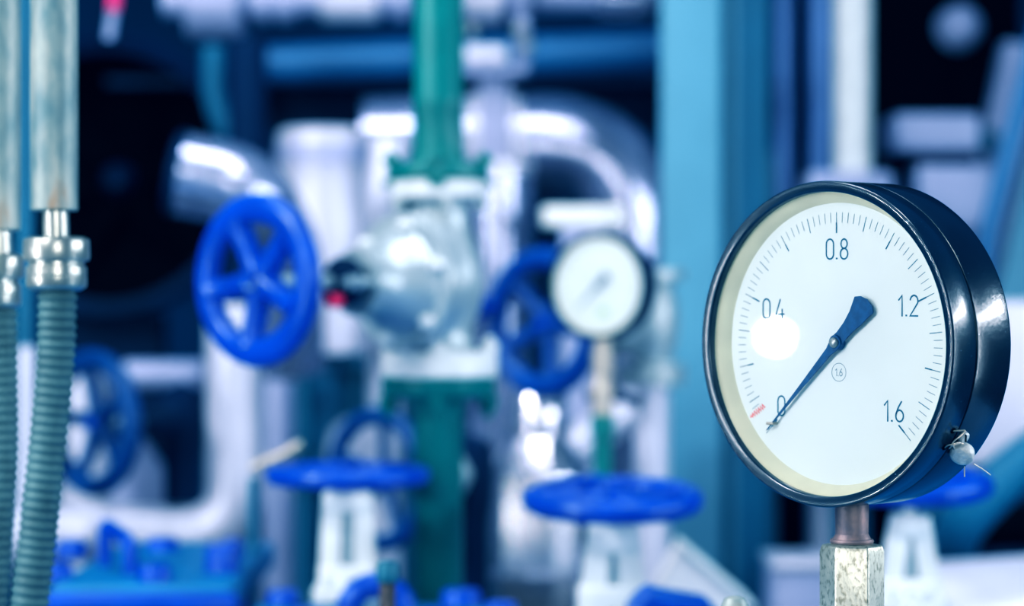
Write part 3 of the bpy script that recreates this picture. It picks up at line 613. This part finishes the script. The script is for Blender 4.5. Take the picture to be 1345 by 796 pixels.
# barrel vessel lower centre
t = thing('clad_barrel', 'silver barrel with coned shoulder below the smaller gauge', 'tank', Vector((P(708, 0, 2.6).x, 2.6, 0)))
u = S(1, 2.6); zf = lambda py: zz(py, 2.6)
obj('shell', lathe(B(), [(0, 0), (76*u, 0), (76*u, zf(760)), (80*u, zf(757)), (80*u, zf(748)), (76*u, zf(745)), (74*u, zf(640)), (70*u, zf(622)), (50*u, zf(590)), (38*u, zf(575)), (0, zf(575))], 14), 'barrel', t, angle=15)
obj('neck', lathe(B(), [(38*u, zf(580)), (38*u, zf(568)), (42*u, zf(565)), (42*u, zf(556)), (38*u, zf(552)), (36*u, zf(520)), (22*u, zf(500)), (0, zf(497))], 40), 'barrel', t)
bolts(t, Matrix.Translation((0, 0, zf(638))), 68*u, 8, 7*u, 8*u, 'nut_metal', phase=0.2)
# slanted pale duct
t = thing('slanted_duct', 'slanted pale box duct low between the flat wheel and the large gauge', 'duct', Vector((P(920, 0, 2.2).x, 2.2, SK)))
def q4(px, py): v = P(px, py, 2.2); return (v.x, v.z)
bm = prism(B(), [q4(895, 713), q4(980, 786), q4(982, 800), (q4(975, 0)[0], SK), (q4(855, 0)[0], SK), q4(862, 772)], 2.17, 2.25)
bmesh.ops.bevel(bm, geom=bm.edges[:], offset=0.002, segments=2, affect='EDGES')
obj('shell', bm, 'pale', t, True)
obj('rim', beam(B(), P(892, 713, 2.21), P(984, 791, 2.21), 0.088, 0.006, 0.0015), 'white', t, True)

# steel column: H section, shade on its right side put into darker plate colours
t = thing('steel_column', 'pale blue steel column standing full height left of the large gauge', 'column', Vector((P(935, 0, 2.85).x, 2.85, 0)))
Tc = Matrix.Translation((P(907, 0, 2.85).x, 2.85, 0))
obj('front_flange', box(B(), (0, 0, 1.5), (S(78, 2.85), 0.012, 3.0), Tc, bev=0.002), 'steel_blue', t, True)
obj('side_plate', box(B(), (S(39+10, 2.85), 0.05, 1.5), (S(22, 2.85), 0.01, 3.0), Tc), 'teal', t, True)
obj('web', box(B(), (S(50, 2.85), 0.12, 1.5), (S(130, 2.85), 0.012, 3.0), Tc), 'steel_blue_d', t, True)  # recess shade is in this darker blue
obj('edge_plate', box(B(), (S(62, 2.85), 0.08, 1.5), (0.006, 0.08, 3.0), Tc), 'steel_blue', t, True)
# overhead pipework
bpip = pipe('blue_pipe', 'dull blue overhead pipe crossing behind the green pipe', 'pipe', [(318, 88, 3.5), (950, 64, 3.5)], 27, 'pipe_blue', flanges=((0, 0.0, 1.25, 0.03), (0, 1.0, 1.25, 0.03)))
obj('post', cyl(B(), P(895, 70, 3.5), Vector((P(895, 0, 3.5).x, 3.5, 0)), 0.02, 16), 'navy', bpip, True)
t = thing('overhead_beam', 'dark navy overhead beam below the blue pipe', 'beam', P(600, 135, 3.7))
obj('flange', box(B(), P(600, 112, 3.7), (S(900, 3.7), 0.14, S(10, 3.7))), 'navy', t, True)
obj('web', box(B(), P(600, 142, 3.75), (S(900, 3.7), 0.02, S(60, 3.7))), 'navy', t, True)
t = pipe('flanged_pipe', 'lavender overhead pipe with bolted flanges along the top edge', 'pipe', [(215, 0, 3.2), (860, -10, 3.2)], 24, 'lav')
for px, hw, r in ((282, 36, 52), (345, 12, 30), (375, 12, 30), (460, 38, 34), (528, 12, 32), (635, 26, 36), (685, 10, 62), (818, 34, 30)):
    c = P(px, 0 if px < 400 else -4, 3.2); dx = Vector((S(hw, 3.2), 0, 0))
    fo = obj('flange', cyl(B(), c-dx, c+dx, S(r, 3.2), 36, bev=0.004), 'cladw' if px in (460, 635) else ('lav' if px != 818 else 'clad'), t, True)
t = thing('pipe_clamp', 'lavender bolted pipe clamp right of the upper green pipe', 'clamp', Vector((P(650, 0, 3.1).x, 3.1, 0)))
obj('post', box(B(), Vector((P(650, 0, 3.13).x, 3.13, zz(90, 3.13)/2)), (0.04, 0.03, zz(90, 3.13))), 'lav', t, True)
obj('clamp_body', box(B(), P(638, 74, 3.1), (S(56, 3.1), 0.05, S(24, 3.1)), bev=0.006), 'cladw', t, True)
obj('clamp_foot', box(B(), P(650, 94, 3.1), (S(90, 3.1), 0.05, S(12, 3.1)), bev=0.006), 'lav', t, True)
for px, py in ((682, 42), (692, 62), (620, 42)):
    obj('bolt', lathe(B(), [(0, 0), (S(9, 3.1), 0), (S(9, 3.1), 0.02), (S(5, 3.1), 0.026), (0, 0.026)], 6, frame(P(px, py, 3.1), (0, -1, 0))), 'nut_metal', t, True)
obj('clamp_arm', box(B(), P(686, 60, 3.12), (S(20, 3.1), 0.03, S(70, 3.1)), bev=0.004), 'lav', t, True)
pipe('blue_pipe', 'short blue upright pipe right of the black fan housing', 'pipe', [(281, 60, 3.35), (281, 140, 3.35), (316, 200, 3.35), (316, FL(3.35), 3.35)], 16, 'steel_blue_d', 0.05)
pipe('dark_upright', 'dark teal upright pipe between fan housing and pale tank', 'pipe', [(325, 50, 3.1), (325, FL(3.1), 3.1)], 26, 'navy')
# silver flange and pieces below the fan
pipe('clad_pipe', 'small lavender horizontal pipe under the black fan housing', 'pipe', [(165, 492, 2.9), (262, 492, 2.9), (262, 492, 3.5)], 19, 'lav', 0.02)
t = thing('grey_support', 'grey sloping support plate behind the pale pipe elbow', 'bracket', Vector((P(200, 0, 3.1).x, 3.1, 0)))
def q3(px, py): v = P(px, py, 3.1); return (v.x, v.z)
a0 = q3(140, 700); a1 = q3(250, 700)
obj('plate', prism(B(), [(a0[0], 0), (a1[0], 0), a1, q3(245, 660), q3(185, 575), q3(150, 640), a0], 3.08, 3.12), 'lav', t, True)
pipe('clad_pipe', 'pale upright pipe behind the left blue handwheel', 'pipe', [(112, 480, 2.95), (112, FL(2.95), 2.95)], 34, 'cladw')
pipe('clad_pipe', 'pale narrow pipe glimpsed between the two ribbed hoses', 'pipe', [(35, 455, 2.4), (35, FL(2.4), 2.4)], 12, 'cladw')
pipe('blue_pipe', 'bright blue narrow pipe glimpsed between the two conduits', 'pipe', [(33, TP(2.48), 2.48), (33, 445, 2.48), (33, FL(2.48), 2.48)], 12, 'teal', 0.02)
t = thing('marker_rod', 'slim pale rod with a pink tip at the top left', 'rod', P(145, 30, 2.6))
obj('rod', cyl(B(), P(143, 52, 2.6), P(149, 12, 2.6), S(7, 2.6), 16), 'lav', t, True)
obj('tip', cyl(B(), P(148.5, 14, 2.6), P(152, -14, 2.6), S(9, 2.6), 16, bev=0.001), 'pink', t, True)
obj('hanger', cyl(B(), P(152, -14, 2.6), P(152, TP(2.6), 2.6), S(4, 2.6), 12), 'navy', t, True)
t = thing('lever', 'short pale lever angled up left of the flat wheel', 'lever', P(335, 620, 2.1))
obj('bar', tube(B(), [P(330, 615, 2.1), P(372, 598, 2.1), P(396, 583, 2.1)], [S(6, 2.1), S(7, 2.1), S(7, 2.1)], 16), 'brass', t, True)
obj('pivot', cyl(B(), P(333, 628, 2.1), Vector((P(333, 0, 2.1).x, 2.1, SK)), S(7, 2.1), 16), 'teal', t, True)
# pale dome behind wheel 4
t = thing('clad_tank', 'low pale domed vessel behind the dim wheel left of the green pipe', 'tank', Vector((P(478, 0, 2.98).x, 2.98, 0)))
u = S(1, 2.98); zf = lambda py: zz(py, 2.98)
obj('shell', lathe(B(), [(0, 0), (48*u, 0), (48*u, zf(700)), (50*u, zf(640)), (50*u, zf(590)), (44*u, zf(565)), (28*u, zf(550)), (0, zf(545))], 48), 'cladw', t)
t = thing('steel_partition', 'dark teal panel standing behind the lower valves', 'panel', Vector((P(480, 0, 3.6).x, 3.6, 0)))
obj('sheet', box(B(), Vector((P(470, 0, 3.6).x, 3.6, zz(470, 3.6)/2)), (S(330, 3.6), 0.02, zz(470, 3.6))), 'teal', t, True)
obj('top_rail', box(B(), Vector((P(470, 0, 3.6).x, 3.59, zz(470, 3.6))), (S(330, 3.6), 0.04, 0.03)), 'steel_blue_d', t, True)
# pieces right of small gauge
pipe('clad_pipe', 'pale lumpy pipe elbow between the smaller gauge and the steel column', 'pipe', [(742, 600, 2.7), (850, 515, 2.75), (850, FL(2.75), 2.75)], 26, 'cladw', 0.05)

# right side
pipe('blue_grey_pipe', 'pale narrow upright pipe just right of the steel column', 'pipe', [(1030, TP(3.5), 3.5), (1030, FL(3.5), 3.5)], 11, 'lav_d')
pipe('dark_upright', 'near black upright filling the dark gap above the large gauge', 'pipe', [(1050, TP(3.55), 3.55), (1050, FL(3.55), 3.55)], 10, 'black')  # black upright put in where only a dark gap shows
pipe('blue_pipe', 'mid blue upright pipe left of the white pipe above the large gauge', 'pipe', [(1080, TP(3.5), 3.5), (1080, FL(3.5), 3.5)], 19, 'lav_d')
pipe('white_pipe', 'bright white upright pipe above the large gauge', 'pipe', [(1120, TP(3.3), 3.3), (1120, 226, 3.3)], 24, 'white')
t = thing('junction_box', 'pale box at the foot of the bright white pipe', 'box', Vector((P(1115, 0, 3.3).x, 3.3, 0)))
obj('box', box(B(), P(1112, 250, 3.3), (S(110, 3.3), 0.1, S(46, 3.3)), bev=0.01), 'lav', t, True)
obj('post', box(B(), Vector((P(1112, 0, 3.3).x, 3.33, P(0, 272, 3.3).z/2)), (0.06, 0.05, P(0, 272, 3.3).z)), 'steel_blue_d', t, True)
t = thing('dark_cabinet', 'black tall cabinet behind the upper right ductwork', 'cabinet', Vector((P(1250, 0, 4.2).x, 4.2, 0)))
obj('shell', box(B(), Vector((P(1235, 0, 4.2).x, 4.2, 1.5)), (S(200, 4.2), 0.1, 3.0), bev=0.01), 'black', t, True)
obj('door', box(B(), Vector((P(1200, 0, 4.14).x, 4.14, 1.5)), (S(90, 4.14), 0.02, 2.8), bev=0.005), 'black', t, True)
obj('lamp_cover', lathe(B(), [(S(30, 4.0), 0), (S(28, 4.0), 0.03), (S(16, 4.0), 0.05), (0, 0.055)], 32, frame(P(1255, 40, 4.13), (0.3, -1, 0.3))), 'lav', t, True)
t = thing('duct_box', 'lavender horizontal duct box at the upper right', 'duct', Vector((P(1220, 0, 3.4).x, 3.4, 0)))
obj('upper_box', box(B(), P(1222, 178, 3.4), (S(112, 3.4), 0.12, S(50, 3.4)), bev=0.008), 'lav', t, True)
obj('dark_slot', box(B(), P(1222, 211, 3.42), (S(100, 3.4), 0.08, S(18, 3.4))), 'black', t, True)  # black block put in for the dark slot between the boxes
obj('lower_box', box(B(), P(1245, 262, 3.4), (S(100, 3.4), 0.12, S(86, 3.4)), bev=0.008), 'lav', t, True)
obj('post', box(B(), Vector((P(1245, 0, 3.4).x, 3.4, P(0, 300, 3.4).z/2)), (0.08, 0.06, P(0, 300, 3.4).z)), 'lav', t, True)
t = thing('slanted_duct', 'lavender slanted duct leaning at the right above the large gauge', 'duct', Vector((P(1290, 0, 3.6).x, 3.6, 0)))
obj('shell', beam(B(), P(1345, 60, 3.6), P(1262, 460, 3.6), 0.05, S(58, 3.6), 0.006, up=(1, 0, 0)), 'lav', t, True)
obj('post', box(B(), Vector((P(1262, 0, 3.6).x, 3.6, P(0, 450, 3.6).z/2)), (0.06, 0.04, P(0, 450, 3.6).z)), 'navy', t, True)
obj('hatch', cyl(B(), P(1295, 185, 3.57), P(1295, 185, 3.55), S(17, 3.6), 24), 'teal', t, True)
pipe('blue_pipe', 'bright blue slanted pipe at the right edge', 'pipe', [(1372, 20, 3.12), (1292, 330, 3.12), (1292, FL(3.12), 3.12)], 13, 'pipe_blue', 0.05)
t = thing('steel_partition', 'teal sheet panel at the right edge behind the slanted pipe', 'panel', Vector((P(1400, 0, 3.3).x, 3.3, 0)))
obj('sheet', prism(B(), [(P(1395, 0, 3.3).x, P(0, 40, 3.3).z), (P(1480, 0, 3.3).x, P(0, 40, 3.3).z), (P(1480, 0, 3.3).x, 0), (P(1300, 0, 3.3).x, 0), (P(1300, 0, 3.3).x, P(0, 420, 3.3).z)], 3.29, 3.31), 'steel_blue', t, True)
t = thing('clad_duct', 'pale lavender sheet metal duct right of the large gauge', 'duct', Vector((P(1320, 0, 2.9).x, 2.9, 0)))
obj('shell', box(B(), Vector((P(1335, 0, 2.9).x, 2.95, P(0, 450, 2.9).z-0.05)), (S(150, 2.9), 0.1, S(220, 2.9)), bev=0.01), 'cladw', t, True)
obj('post', box(B(), Vector((P(1335, 0, 2.9).x, 2.97, P(0, 590, 2.9).z/2)), (0.08, 0.05, P(0, 590, 2.9).z)), 'navy', t, True)
pipe('black_hose', 'thick black hose curving behind the large gauge at the lower right', 'hose', [(1420, 560, 2.5), (1345, 605, 2.5), (1255, 690, 2.5), (1245, 760, 2.6), (1245, FL(2.7), 2.7)], 32, 'steel_blue_d', 0.08)
pipe('black_hose', 'black lower hose under the thick curving hose', 'hose', [(1420, 690, 2.7), (1300, 690, 2.7), (1235, 700, 2.7), (1235, FL(2.7), 2.8)], 30, 'black', 0.05)
pipe('teal_pipe', 'teal upright pipe behind the hexagonal adapter', 'pipe', [(1205, 600, 2.9), (1205, FL(2.9), 2.9)], 30, 'teal')
t = thing('pale_housing', 'pale lavender rounded housing at the lower right corner', 'housing', Vector((P(1280, 0, 2.3).x, 2.3, 0)))
bm = B(); lathe(bm, [(0, -0.10), (0.055, -0.10), (0.06, -0.095), (0.06, 0.06), (0.05, 0.075), (0, 0.08)], 48, frame(P(1268, 815, 2.4), (-0.9, -0.43, 0)))
obj('shell', bm, 'cladw', t, True)
obj('foot', box(B(), Vector((P(1268, 0, 2.4).x, 2.4, zz(860, 2.4)/2)), (0.09, 0.06, zz(860, 2.4))), 'lav', t, True)
t = thing('pale_housing', 'lavender square housing low left of the hexagonal adapter', 'housing', Vector((P(1050, 0, 2.6).x, 2.6, 0)))
obj('shell', box(B(), Vector((P(1052, 0, 2.6).x, 2.6, zz(732, 2.6)/2)), (S(88, 2.6), 0.12, zz(732, 2.6)), bev=0.008), 'lav', t, True)
obj('lid', box(B(), Vector((P(1052, 0, 2.6).x, 2.6, zz(735, 2.6))), (S(92, 2.6), 0.13, 0.008), bev=0.002), 'cladw', t, True)
pipe('dark_upright', 'black upright pipe low between column and copper stem', 'pipe', [(1040, 560, 3.1), (1040, FL(3.1), 3.1)], 18, 'black')
pipe('clad_pipe', 'pale slim pipe low left of the copper stem', 'pipe', [(1078, 560, 3.05), (1078, FL(3.05), 3.05)], 14, 'cladw')
t = thing('blue_backplate', 'dim blue sheet screen far behind the large gauge', 'panel', Vector((P(1150, 0, 4.5).x, 4.5, 0)))
obj('sheet', box(B(), Vector((P(1120, 0, 4.5).x, 4.5, zz(200, 4.5)/2)), (S(300, 4.5), 0.03, zz(200, 4.5)), bev=0.004), 'teal', t, True)

# ---------------------------------------------------------------- lights
def area(name, loc, target, size, power, col=(1, 1, 1), sy=None, shape=None):
    l = bpy.data.lights.new(name, 'AREA'); l.size = size; l.energy = power; l.color = col
    l.shape = shape or ('RECTANGLE' if sy else 'DISK')
    if sy: l.size_y = sy
    o = bpy.data.objects.new(name, l); COL.objects.link(o); o.location = loc
    o.rotation_euler = (Vector(target)-Vector(loc)).to_track_quat('-Z', 'Y').to_euler(); return o
area('key_light', (-0.95, 0.05, 2.15), (0.15, 1.15, 1.4), 0.5, 11, (1, 0.98, 0.94))
area('added_streak_light', (-1.9, 0.3, 1.45), (0.0, 2.6, 1.4), 0.07, 26, (0.97, 0.97, 1), sy=1.3)  # unseen tall strip, added to draw vertical streaks on upright pipes
area('added_streak_light', (1.7, 0.7, 1.45), (0.1, 2.8, 1.4), 0.07, 16, (0.92, 0.94, 1), sy=1.3)  # second added strip, streaks from the right
area('front_light', (-1.9, 0.7, 2.9), (0.0, 2.7, 1.35), 0.6, 60, (0.97, 0.97, 1))
area('fill_light', (0.25, -0.5, 1.62), (0.2, 1.1, 1.35), 0.5, 11, (1, 0.96, 0.9))
area('added_top_light', (-0.3, 2.0, 3.2), (-0.1, 2.8, 1.3), 1.6, 30, (0.95, 0.95, 1), sy=0.2)  # unseen source, added overhead so the background metal gets highlights
area('added_top_light', (0.6, 1.2, 3.0), (0.5, 3.2, 1.4), 0.4, 14, (0.95, 0.95, 1))  # smaller added overhead source, also for background highlights
gp = GM @ Vector((-0.035, 0.0034, 0.002))
nG = Vector((-math.sin(TH), -math.cos(TH), 0)); rd = (P(1019, 443, 1) - Vector((0, 0, CZ))).normalized(); rf = rd - 2*rd.dot(nG)*nG
gx, gzz = ray_plane(1019, 443, 0.0034); gp = GM @ Vector((gx, 0.0034, gzz))
area('lamp', gp + rf*2.2, gp, 0.034, 1.6, (1, 1, 1))
cpt = GM @ Vector((0.0735, 0.02, 0.0145))
area('side_light', cpt + Vector((0.964, 0.137, 0.22)).normalized()*1.9, cpt, 1.3, 22, (0.85, 0.92, 1), sy=0.16)

w = bpy.data.worlds.new('world'); sc.world = w; w.use_nodes = True; nt = w.node_tree; bg = nt.nodes['Background']
tc = nt.nodes.new('ShaderNodeTexCoord'); sp = nt.nodes.new('ShaderNodeSeparateXYZ'); r = nt.nodes.new('ShaderNodeValToRGB')
nt.links.new(tc.outputs['Generated'], sp.inputs[0]); nt.links.new(sp.outputs['Z'], r.inputs['Fac'])
r.color_ramp.elements[0].color = (0.0, 0.07, 0.16, 1); r.color_ramp.elements[1].color = (0.05, 0.20, 0.44, 1)
nt.links.new(r.outputs[0], bg.inputs[0]); bg.inputs[1].default_value = 0.45

# ---------------------------------------------------------------- camera
cam = bpy.data.cameras.new('camera'); co = bpy.data.objects.new('camera', cam); COL.objects.link(co)
co.location = (0, 0, CZ); co.rotation_euler = (PI/2, 0, 0)
cam.lens = 85; cam.sensor_width = 36; cam.sensor_fit = 'HORIZONTAL'; cam.clip_start = 0.05; cam.clip_end = 50
cam.dof.use_dof = True; cam.dof.focus_distance = 1.095; cam.dof.aperture_fstop = 5.4; cam.dof.aperture_blades = 0
sc.camera = co
sc.view_settings.view_transform = 'Standard'; sc.view_settings.look = 'None'; sc.view_settings.exposure = 0.0; sc.view_settings.gamma = 1.0
vs = sc.view_settings; vs.use_curve_mapping = True; cm = vs.curve_mapping; cm.use_clip = False
for ci, pts in ((0, ((0, 0), (0.04, 0.008), (0.15, 0.075), (0.45, 0.45), (1, 1.08))),
                (1, ((0, 0), (0.04, 0.028), (0.15, 0.14), (0.45, 0.50), (1, 1.08))),
                (2, ((0, 0.004), (0.04, 0.048), (0.15, 0.19), (0.45, 0.56), (1, 1.12)))):
    cv = cm.curves[ci]
    cv.points[0].location = pts[0]; cv.points[1].location = pts[-1]
    for p in pts[1:-1]: cv.points.new(*p)
cm.update()
try:
    sc.cycles.use_denoising = True
    sc.cycles.max_bounces = 8
except Exception: pass
